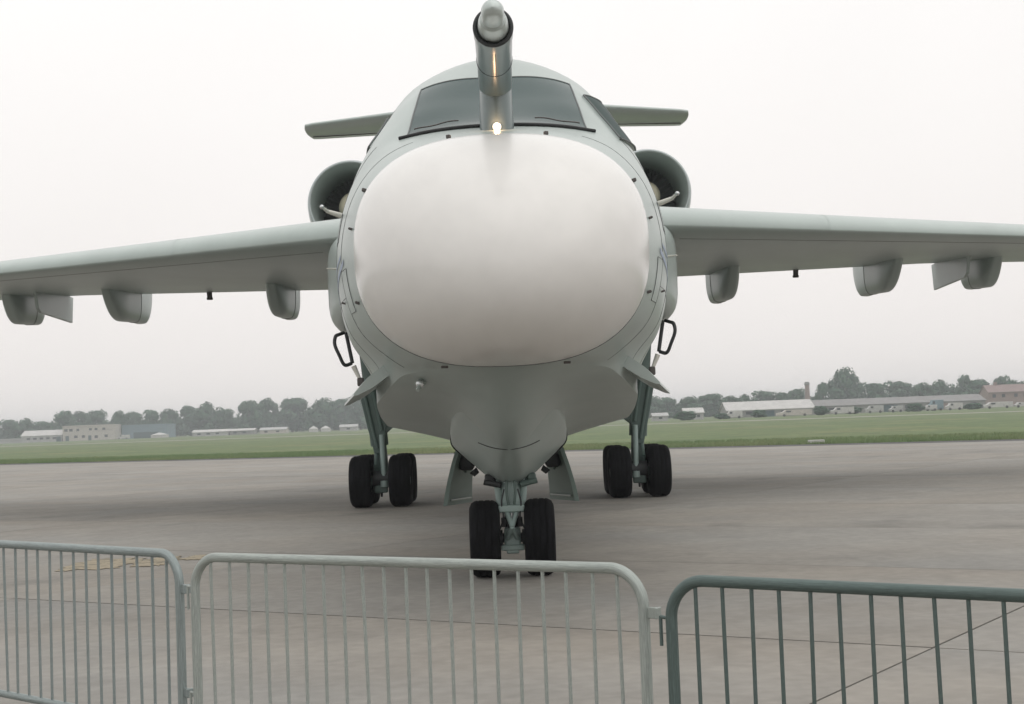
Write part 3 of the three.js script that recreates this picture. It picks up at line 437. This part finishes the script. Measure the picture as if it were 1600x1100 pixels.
// ------------------------------------------------------------------ crowd barriers
{
  const zt = tex(256, (u, v) => { const a = nA(u, v, 16, 4), b = nC(u, v, 64, 2), k = 0.63 + 0.18 * (a - 0.5) + 0.16 * (b - 0.5); return [k * 0.96, k, k * 0.985]; }, 3);
  const zinc = (k, tint) => new THREE.MeshStandardMaterial({ map: zt, color: rgb(k * tint[0], k * tint[1], k * tint[2]), roughness: 0.5, metalness: 0.35 });
  function barrier(label, A, B, H, nBars, m) { // A, B: [x, D] feet of the two end posts
    const a = V(A[0], 0, -A[1]), b = V(B[0], 0, -B[1]), L = a.distanceTo(b), dir = b.clone().sub(a).normalize();
    const t = thing('crowd_barrier', label, 'barrier', [a.x, 0, a.z], 'crowd barriers hooked in a row along the apron'); t.rotation.y = Math.atan2(-dir.z, dir.x);
    const R = 0.15, y0 = 0.14, r = 0.0228, path = new THREE.CurvePath(), C = (x, y) => V(x, y, 0);
    const seg = (p, q) => path.add(new THREE.LineCurve3(p, q)), arc = (p, c, q) => path.add(new THREE.QuadraticBezierCurve3(p, c, q));
    seg(C(0, y0), C(0, H - R)); path.add(new THREE.CubicBezierCurve3(C(0, H - R), C(0, H - R * 0.45), C(R * 0.45, H), C(R, H))); seg(C(R, H), C(L - R, H)); path.add(new THREE.CubicBezierCurve3(C(L - R, H), C(L - R * 0.45, H), C(L, H - R * 0.45), C(L, H - R))); seg(C(L, H - R), C(L, y0));
    const pts = []; for (const c of path.curves) { const n = c.isLineCurve3 ? 3 : 14; for (let i = 0; i < n; i++) pts.push(c.getPoint(i / n)); } pts.push(C(L, y0));
    mesh('frame', new THREE.TubeGeometry(new THREE.CatmullRomCurve3(pts, false, 'catmullrom', 0.02), 260, r, 14, false), m, t);
    mesh('bottom_rail', rod(C(0, y0), C(L, y0), r * 0.9, r * 0.9), m, t);
    const bg = new THREE.CylinderGeometry(0.0078, 0.0078, H - y0, 8), q = rng(nBars * 7 + Math.round(L * 100));
    for (let i = 0; i < nBars; i++) { const x = 0.115 + (L - 0.23) * i / (nBars - 1); const o = mesh('bar', bg, m, t); const near = Math.min(x, L - x); const dip = near < R ? R - Math.sqrt(Math.max(0, R * R - (R - near) ** 2)) : 0; o.scale.y = (H - y0 - dip * 0.9) / (H - y0); o.position.set(x + (q() - 0.5) * 0.006, (H - dip * 0.9 + y0) / 2, (q() - 0.5) * 0.002); o.rotation.z = (q() - 0.5) * 0.022; if (i % 11 === 8) o.rotation.z += 0.018; }
    for (const x of [0.28, L - 0.28]) mesh('foot', merge([rod(C(x, y0), V(x, 0.02, 0.28), 0.016), rod(C(x, y0), V(x, 0.02, -0.28), 0.016), boxG(0.05, 0.02, 0.06, x, 0.011, 0.28, 0.006), boxG(0.05, 0.02, 0.06, x, 0.011, -0.28, 0.006)]), m, t);
    for (const y of [H - 0.17, 0.32]) {
      mesh('eye_plate', merge([boxG(0.05, 0.045, 0.012, L + 0.036, y, 0, 0.004), boxG(0.012, 0.045, 0.04, L + 0.062, y, 0, 0.004)]), m, t);
      mesh('hook', merge([rod(C(-0.015, y + 0.022), C(-0.05, y + 0.026), 0.007), rod(C(-0.05, y + 0.03), C(-0.05, y - 0.085), 0.007)]), m, t);
    }
    return t;
  }
  const m1 = zinc(0.80, [0.95, 1.0, 1.02]), m2 = zinc(1.0, [1.0, 1.0, 0.97]), m3 = zinc(0.36, [0.80, 1.0, 0.97]);  // right barrier takes a darker, greener zinc tint
  barrier('grey crowd barrier at the left edge, its right end in view', [-3.75, 9.42], [-1.665, 7.47], 1.0, 22, m1);
  barrier('whole pale grey crowd barrier in front of the nose wheels', [-1.545, 7.27], [0.503, 5.88], 1.0, 20, m2);
  barrier('dark crowd barrier at the right edge of the row', [0.595, 5.74], [2.60, 4.06], 0.97, 21, m3);
}

// ------------------------------------------------------------------ grass along the field edge
{
  const r = rng(321), g = [];
  for (let i = 0; i < 7; i++) { const a = r() * 6.28, l = 0.015 + r() * 0.03, h = 0.05 + r() * 0.07, x = (r() - 0.5) * 0.22, z = (r() - 0.5) * 0.22, w = 0.007; const q = new THREE.BufferGeometry(); q.setAttribute('position', new THREE.Float32BufferAttribute([x - w * Math.sin(a), 0, z + w * Math.cos(a), x + w * Math.sin(a), 0, z - w * Math.cos(a), x + l * Math.cos(a), h, z + l * Math.sin(a)], 3)); q.computeVertexNormals(); g.push(q); }
  const geo = mergeGeometries(g), N = 40000, im = new THREE.InstancedMesh(geo, new THREE.MeshStandardMaterial({ color: rgb(1, 1, 1), roughness: 0.9, side: THREE.DoubleSide }), N), m = new THREE.Matrix4(), c = new THREE.Color();
  for (let i = 0; i < N; i++) {
    const b = EDGE + 3.7 + 14 * r() ** 1.8, a = -110 + 150 * r(), [x, z] = slabXZ(a, b), s = 0.7 + r() * 0.9;
    m.makeRotationY(r() * 6.28).scale(V(s, s, s)).setPosition(x, -0.05, z); im.setMatrixAt(i, m);
    const p = nA(x / 60 + 5, z / 60 + 5, 5, 4), dry = Math.max(0, Math.min(1, (p - 0.4) * 2.5 + (r() - 0.5) * 0.5)), k = 0.9 + 0.2 * r();
    im.setColorAt(i, c.setRGB((0.15 + 0.11 * dry) * k, (0.22 + 0.05 * dry) * k, (0.10 + 0.05 * dry) * k));
  }
  im.name = 'grass'; im.castShadow = im.receiveShadow = true; scene.add(tag(im, 'rough green grass along the far edge of the apron', 'grass', null, 'stuff'));
}

// ------------------------------------------------------------------ trees
const LEAF = new THREE.MeshStandardMaterial({ vertexColors: true, roughness: 0.9, side: THREE.DoubleSide });
const BARK = new THREE.MeshStandardMaterial({ color: rgb(0.09, 0.075, 0.06), roughness: 0.95 });
function treeKind(seed, shape) { // unit tree: height 1, half-width 1 (scaled per tree)
  const r = rng(seed), pos = [], col = [], clumps = [];
  const n = 26 + Math.floor(r() * 8);
  for (let i = 0; i < n; i++) { const y = 0.12 + 0.76 * r(), w = shape(y), a = r() * 6.28, d = Math.sqrt(r()) * w; clumps.push([d * Math.cos(a), y, d * Math.sin(a), 0.13 + 0.11 * r(), 0.85 + 0.3 * r()]); }
  clumps.push([0, 0.88, 0, 0.12, 1]); clumps.push([0.1, 0.8, 0, 0.2, 1]);
  for (const [cx, cy, cz, cr, tone] of clumps) for (let k = 0; k < 95; k++) {
    const th = Math.acos(1 - 2 * r()), ph = r() * 6.28, d = cr * (0.72 + 0.36 * r()), n0 = V(Math.sin(th) * Math.cos(ph), Math.cos(th), Math.sin(th) * Math.sin(ph));
    const c = V(cx + n0.x * d * 1.9, cy + n0.y * d * 0.9, cz + n0.z * d * 1.9), s = 0.022 + 0.03 * r();
    const u = V(r() - 0.5, r() - 0.5, r() - 0.5).cross(n0).normalize(), w = n0.clone().cross(u).addScaledVector(n0, (r() - 0.5) * 1.2).normalize();
    const q = (e, f) => [c.x + (u.x * e + w.x * f) * s * 1.9, Math.max(0.01, c.y + (u.y * e + w.y * f) * s), c.z + (u.z * e + w.z * f) * s * 1.9];
    pos.push(...q(-1, -1), ...q(1, -0.7), ...q(0.2, 1.2)); const t = tone * (0.75 + 0.5 * r()), y = r() * 0.02; for (let e = 0; e < 3; e++) col.push((0.034 + y) * t, (0.094 + y * 0.6) * t, 0.054 * t);
  }
  const g = new THREE.BufferGeometry(); g.setAttribute('position', new THREE.Float32BufferAttribute(pos, 3)); g.setAttribute('color', new THREE.Float32BufferAttribute(col, 3)); g.computeVertexNormals();
  const tr = [rod(V(0, 0, 0), V(0.02, 0.45, 0), 0.075, 0.045, 8)]; for (let i = 0; i < 5; i++) { const a = i * 1.26 + r(); tr.push(rod(V(0.01, 0.2 + 0.05 * i, 0), V(0.4 * Math.cos(a), 0.45 + 0.08 * i, 0.4 * Math.sin(a)), 0.03, 0.014, 6)); }
  return { crown: g, trunk: merge(tr) };
}
const round = (y) => 0.72 * Math.sqrt(Math.max(0.02, 1 - ((y - 0.46) / 0.52) ** 2));
const kinds = [treeKind(1, round), treeKind(2, (y) => 0.7 * Math.sqrt(Math.max(0.02, 1 - ((y - 0.55) / 0.44) ** 2))), treeKind(3, (y) => 0.78 * (1 - Math.max(0, y - 0.5) * 1.35)), treeKind(4, (y) => 0.74 * Math.sqrt(Math.max(0.02, 1 - ((y - 0.4) / 0.55) ** 2))), treeKind(6, round)];
function tree(kind, x, D, h, w, label, grp, turn) { const t = thing('broadleaf_tree', label, 'tree', [x, -0.05, -D], grp); t.rotation.y = turn; t.scale.set(w * 1.08, h * 1.02, w * 1.08); mesh('trunk', kinds[kind].trunk, BARK, t); mesh('crown', kinds[kind].crown, LEAF, t); }
const left = [[-269.0, 736, 10.5, 8.2], [-264.8, 760, 9.6, 7.8], [-261.4, 784, 10.1, 7.4], [-241.4, 748, 9.7, 7.1], [-239.9, 772, 8.9, 6.0], [-219.2, 736, 12.3, 7.6], [-217.5, 760, 14.0, 6.5], [-215.3, 784, 14.7, 7.4], [-195.9, 748, 13.1, 5.1], [-192.9, 772, 13.4, 6.6], [-175.1, 736, 13.2, 6.3], [-172.0, 760, 13.5, 5.9], [-166.3, 784, 15.2, 7.4], [-150.0, 748, 15.5, 8.3], [-146.6, 772, 13.0, 6.0], [-127.0, 736, 15.7, 7.6], [-122.4, 760, 16.8, 6.5], [-113.4, 784, 17.2, 11.4], [-93.8, 748, 15.3, 8.3], [-86.9, 772, 16.0, 8.6], [-72.7, 736, 15.5, 7.9], [-65.4, 760, 13.0, 7.2], [-57.5, 784, 12.0, 7.4], [-42.6, 748, 11.4, 7.7]];
const right = [[47.5, 576, 7.0, 5.4], [58.0, 600, 8.5, 5.2], [67.5, 624, 8.5, 5.9], [71.2, 588, 8.0, 5.0], [82.6, 612, 9.3, 6.3], [85.8, 576, 7.5, 4.4], [95.9, 600, 8.0, 4.6], [107.8, 624, 9.6, 7.0], [109.2, 588, 8.3, 4.5], [118.4, 612, 10.0, 4.7], [121.9, 576, 11.1, 4.0], [134.5, 600, 16.4, 6.7], [146.8, 624, 11.3, 5.4], [145.9, 588, 10.5, 5.6], [161.1, 612, 11.5, 7.4], [160.3, 576, 9.6, 4.4], [174.2, 600, 10.5, 6.2], [191.2, 624, 12.8, 4.3], [184.4, 588, 10.3, 7.1], [202.8, 612, 12.0, 4.2], [195.0, 576, 9.3, 4.4], [209.2, 600, 8.9, 5.2], [227.3, 624, 9.9, 6.4]];
{
  left.forEach((q) => { if (q[0] / q[1] < -0.29) q[2] *= 1.15; });
  const byBearing = (a, b) => a[0] / a[1] - b[0] / b[1]; const r = rng(99);
  left.sort(byBearing); right.sort(byBearing);
  let n = 0; left.forEach(([x, D, h, w], i) => { const out = x / D < -0.343, hid = x / D > -0.088; const k = n; if (!out && !hid) n++; tree(i % 5, x, D, h, w * 0.94, out ? words[i] + ' green tree past the left frame edge' : hid ? words[23 - i] + ' green tree inward from the nose gear, behind the left gear leg' : words[k] + ' green tree from the left edge in the far tree row', 'far trees left of the aircraft', r() * 6); });
  n = 0; right.forEach(([x, D, h, w], i) => { const out = x / D > 0.347, hid = x / D < 0.09; const k = n; if (!out && !hid) n++; tree((i * 2 + 1) % 5, x, D, h, w * 0.98, out ? words[22 - i] + ' grey-green tree from the far end past the right frame edge' : hid ? 'grey-green tree mostly hidden behind the right main gear' : h > 16 ? 'tallest grey-green tree rising above the right tree row' : words[k] + ' grey-green tree rightward of the aircraft in the far row', 'far trees right of the aircraft', r() * 6); });
  // low distant wood closing the gaps under the crowns
  const geo = kinds[3].crown, spots = []; for (let i = 0; i < 150; i++) { const u = -0.40 + 0.80 * i / 149 + (r() - 0.5) * 0.004, D = (u < 0 ? 830 : 660) + r() * 60; spots.push([u * D, D, (u < -0.1 ? 4.4 + 4.2 * Math.min(1, Math.max(0, (u + 0.34) / 0.1)) : 5.2) + 2.0 * r(), 6 + 3 * r()]); }
  const im = new THREE.InstancedMesh(geo, LEAF, spots.length), m = new THREE.Matrix4(); spots.forEach(([x, D, h, w], i) => { m.makeRotationY(r() * 6.28).scale(V(w, h, w)).setPosition(x, -0.05, -D); im.setMatrixAt(i, m); });
  im.name = 'woodland'; im.castShadow = im.receiveShadow = true; scene.add(tag(im, 'low hazy woodland closing the horizon behind the tree rows', 'woodland', null, 'stuff'));
}
const bushKind = treeKind(17, (y) => 0.8 * Math.sqrt(Math.max(0.05, 1 - (y - 0.3) ** 2 / 0.5)));
[[53, 372, 1.5, 2.4], [64.5, 384, 2.0, 2.6], [79, 376, 2.4, 2.2], [89, 383, 1.9, 2.6], [103, 377, 2.1, 3.0], [118, 379, 1.6, 2.8], [134, 380, 1.8, 2.4], [45, 380, 2.4, 3.2]].sort((a, b) => a[0] - b[0]).forEach(([x, D, h, w], i) => { const t = thing('bush', words[i] + ' dark bush from the aircraft in front of the right-hand buildings', 'bush', [x, -0.05, -D], 'bushes before the right buildings'); t.scale.set(w, h, w); t.rotation.y = i; mesh('stem', bushKind.trunk, BARK, t); mesh('foliage', bushKind.crown, LEAF, t); });

// ------------------------------------------------------------------ far buildings, tents and vehicles
const wallTex = tex(256, (u, v) => 0.9 + 0.14 * (nA(u, v, 8, 5) - 0.5) - Math.max(0, nC(u, v, 24, 2) - 0.66) * 0.5, 0.12);
const flat = (r, g, b, rough = 0.8) => new THREE.MeshStandardMaterial({ color: rgb(r, g, b), roughness: rough, map: wallTex });
const B = { cream: flat(0.60, 0.56, 0.51), pale: flat(0.5, 0.5, 0.49), white: flat(0.62, 0.61, 0.59), blue: flat(0.22, 0.31, 0.35), bluedark: flat(0.07, 0.12, 0.13), grey: flat(0.30, 0.30, 0.29), greyroof: flat(0.27, 0.265, 0.26), brick: flat(0.34, 0.26, 0.235), tile: flat(0.30, 0.225, 0.21), pane: new THREE.MeshStandardMaterial({ color: rgb(0.05, 0.06, 0.065), roughness: 0.15 }), tyre: M.dark };
function gable(L, w, h, rise, over = 0.3) { const s = new THREE.Shape(); s.moveTo(-w / 2 - over, h); s.lineTo(0, h + rise); s.lineTo(w / 2 + over, h); s.lineTo(w / 2 + over, h + 0.2); s.lineTo(0, h + rise + 0.22); s.lineTo(-w / 2 - over, h + 0.2); s.closePath(); return new THREE.ExtrudeGeometry(s, { depth: L + over * 2, bevelEnabled: false }).rotateY(Math.PI / 2).translate(-L / 2 - over, 0, 0); }
function gableWall(L, w, h, rise) { const s = new THREE.Shape(); s.moveTo(-w / 2, 0); s.lineTo(-w / 2, h); s.lineTo(0, h + rise); s.lineTo(w / 2, h); s.lineTo(w / 2, 0); s.closePath(); return new THREE.ExtrudeGeometry(s, { depth: L, bevelEnabled: false }).rotateY(Math.PI / 2).translate(-L / 2, 0, 0); }
function building(name, label, cat, x0, x1, D, depth, h, rise, wallM, roofM, wins = [], doors = []) {
  const L = x1 - x0, t = thing(name, label, cat, [(x0 + x1) / 2, -0.05, -D - depth / 2]);
  if (rise > 0) { mesh('wall', gableWall(L, depth, h, rise), wallM, t); mesh('roof', gable(L, depth, h, rise), roofM, t); }
  else { mesh('wall', boxG(L, h, depth, 0, h / 2, 0), wallM, t); mesh('roof', merge([boxG(L + 0.5, 0.35, depth + 0.5, 0, h + 0.175, 0), boxG(L - 1, 0.12, depth - 1, 0, h + 0.42, 0)]), roofM, t); }
  for (const [wx, wy, ww, wh] of wins) { const o = mesh('window', boxG(ww + 0.16, wh + 0.16, 0.06, wx, wy, depth / 2 + 0.034), wallM, t); mesh('pane', boxG(ww, wh, 0.05, wx, wy, depth / 2 + 0.06), B.pane, o); }
  for (const [wx, ww, wh, dm] of doors) mesh('door', boxG(ww, wh, 0.12, wx, wh / 2 + 0.01, depth / 2 + 0.065), dm || B.bluedark, t);
  return t;
}
building('low_shed', 'long low shed with pale roof at the far left', 'building', -224.9, -206.2, 690, 12, 2.9, 2.4, B.pale, B.white, [-6, -3, 0, 3, 6].map((x) => [x, 1.7, 1.6, 0.9]), [[8, 2.2, 2.3]]);
building('office_block', 'cream two-storey block between the low shed and the blue hangar', 'building', -205.7, -181.6, 690, 11, 6.6, 0, B.cream, B.cream, [[-10.5, 5, 1.6, 1.2], [-8.2, 5, 1.6, 1.2], [-5, 5, 1.3, 1.1], [0.8, 5.1, 1.3, 1.0], [3.4, 5.1, 1.3, 1.0], [7, 5.1, 1.4, 1.0], [-6, 1.9, 1.6, 1.2], [-2.5, 1.9, 1.4, 1.2], [3.4, 1.6, 1.5, 1.3], [8, 1.8, 1.5, 1.2]], [[0.4, 1.4, 2.3], [-10, 1.6, 2.4]]);
building('blue_hangar', 'blue-grey hangar with dark doorway beside the cream block', 'building', -181.0, -159.8, 700, 18, 6.0, 0, B.blue, B.blue, [], [[0.6, 11.4, 2.9]]);
building('site_cabin', 'pale flat cabin at the left frame edge', 'building', -244, -226, 700, 4, 1.7, 0, B.pale, B.pale);
building('low_store', 'first long white low store right of the hangar', 'building', -137.4, -121.8, 650, 8, 1.6, 1.0, B.pale, B.white, [-5, -1, 3].map((x) => [x, 0.95, 1.5, 0.7]));
building('low_store', 'second white low store beneath the tall round trees', 'building', -121.2, -110.6, 650, 8, 1.7, 0.8, B.grey, B.white, [-3, 1].map((x) => [x, 1.0, 1.5, 0.7]));
building('low_store', 'third low store, nearest the left main gear', 'building', -106.5, -95.2, 640, 8, 1.5, 1.0, B.cream, B.pale, [-3, 2].map((x) => [x, 0.9, 1.4, 0.7]));
building('low_store', 'small grey store partly behind the left spray strake', 'building', -70, -62.8, 620, 6, 1.5, 1.0, B.pale, B.pale, [[0, 0.9, 1.4, 0.7]]);
building('white_hangar', 'long hangar with bright white roof right of the aircraft', 'building', 61.7, 86.3, 420, 14, 1.9, 2.4, B.grey, B.white, [-9, -6, 4].map((x) => [x, 1.2, 2, 0.8]), [[-1.5, 5, 1.7], [8.5, 4, 1.7, B.pale]]);
building('grey_shed_row', 'very long grey shed with dull roof behind parked vehicles', 'building', 88.9, 137.8, 430, 14, 2.2, 1.8, B.grey, B.greyroof, [-20, -14, -8, 2, 9, 16, 21].map((x) => [x, 1.3, 1.8, 0.9]), [[-3, 4, 2.0], [12, 3, 1.9, B.brick]]);
building('bungalow', 'small white gabled bungalow right of the main wheels', 'building', 47.3, 52.4, 400, 6, 1.7, 1.3, B.pale, B.white, [[-1.2, 1.0, 0.8, 0.7], [1.2, 1.0, 0.8, 0.7]]);
building('bungalow', 'low pale bungalow just beside the right gear leg', 'building', 38.9, 42.8, 400, 6, 1.2, 0.8, B.pale, B.pale, [[0, 0.8, 0.9, 0.5]]);
const brick = building('brick_house', 'pinkish brick house at the right frame edge under the trees', 'building', 155, 168.4, 480, 9, 4.6, 2.4, B.brick, B.tile, [-5, -2, 2, 5].map((x) => [x, 3.6, 1.1, 1.1]));
mesh('chimney', merge([boxG(0.9, 1.9, 0.9, -3, 7.0, 0), boxG(1.1, 0.2, 1.1, -3, 8.0, 0)]), B.brick, brick.children.find((o) => o.name === 'roof'));
{ const t = thing('brick_tower', 'slim dark tower standing beside the tallest right-hand tree', 'tower', [112.7, -0.05, -560]); mesh('shaft', new THREE.CylinderGeometry(0.85, 1.15, 10.6, 8).translate(0, 5.3, 0), B.brick, t); mesh('cap', merge([new THREE.CylinderGeometry(1.15, 0.9, 0.5, 8).translate(0, 10.85, 0), new THREE.CylinderGeometry(0.8, 1.0, 0.8, 8).translate(0, 11.5, 0)]), B.grey, t); }
function tent(label, x, D, w, h) { const t = thing('marquee', label, 'tent', [x, -0.05, -D], 'white marquees on the far field'); mesh('canvas_wall', boxG(w, h * 0.6, w * 0.8, 0, h * 0.3, 0), B.white, t); mesh('canvas_roof', new THREE.ConeGeometry(w * 0.74, h * 0.5, 4).rotateY(Math.PI / 4).scale(1, 1, 0.82).translate(0, h * 0.85, 0), B.white, t); }
tent('white marquee in front of the blue hangar', -160.5, 688, 7, 2.2); tent('left of two small white marquees below the trees', -80.8, 620, 3.4, 2.4); tent('right of two small white marquees below the trees', -75.8, 620, 3.8, 2.3);
function van(label, x, D, L, h, m, name = 'parked_van') {
  const t = thing(name, label, 'vehicle', [x, -0.05, -D], 'vehicles parked by the far buildings'), s = new THREE.Shape(), l = L / 2;
  s.moveTo(-l, 0.35); s.lineTo(-l, h * 0.55); s.lineTo(-l + L * 0.16, h * 0.66); s.lineTo(-l + L * 0.26, h); s.lineTo(l, h); s.lineTo(l, 0.35); s.closePath();
  mesh('body', new THREE.ExtrudeGeometry(s, { depth: 1.9, bevelEnabled: true, bevelSize: 0.05, bevelThickness: 0.05, bevelSegments: 2 }).translate(0, 0, -0.95), m, t);
  mesh('cab_window', boxG(L * 0.14, h * 0.24, 0.04, -l + L * 0.33, h * 0.78, 1.02), B.pane, t);
  for (const x2 of [-l + L * 0.2, l - L * 0.2]) mesh('wheel', new THREE.CylinderGeometry(0.34, 0.34, 0.24, 18).rotateX(Math.PI / 2).translate(x2, 0.34, 0.88), B.tyre, t);
}
van('white van left of the dark hangar doorway', -177.3, 688, 5.6, 1.9, B.white);
van('pale van at the near end of the white-roofed hangar', 56.8, 376, 4.2, 1.9, B.white);
van('long white lorry before the white-roofed hangar', 72, 376, 8.6, 1.6, B.cream, 'parked_lorry');
van('white lorry at the joint between white hangar and grey shed', 84.6, 378, 5.8, 1.8, B.white, 'parked_lorry');
van('grey van before the grey shed row', 92.8, 378, 4.3, 1.9, B.pale);
van('short pale car before the grey shed row', 98.3, 378, 3.2, 1.6, B.pale, 'parked_car');
van('small bright white car left of the blue lorry', 107, 378, 3.0, 1.5, B.white, 'parked_car');
van('tall blue lorry among the parked vehicles', 109.8, 383, 3.6, 2.7, B.blue, 'parked_lorry');
van('white van just right of the blue lorry', 113, 378, 4.0, 1.8, B.white);
van('long white lorry below the brick house', 124, 378, 7.4, 1.6, B.white, 'parked_lorry');
van('small white car nearest the right frame edge', 130, 378, 3.0, 1.3, B.white, 'parked_car');
{ const [x, z] = slabXZ(-40.5, EDGE + 5.2); void x; void z;
  const t = thing('marker_board', 'small white marker board lying in the grass at right', 'marker', [14.6, -0.05, -71]); mesh('board', boxG(0.75, 0.16, 0.3, 0, 0.1, 0, 0.02), B.white, t); mesh('board_stake', boxG(0.06, 0.1, 0.06, 0, 0.03, -0.1), M.bracket, t); }

renderer.render(scene, camera);
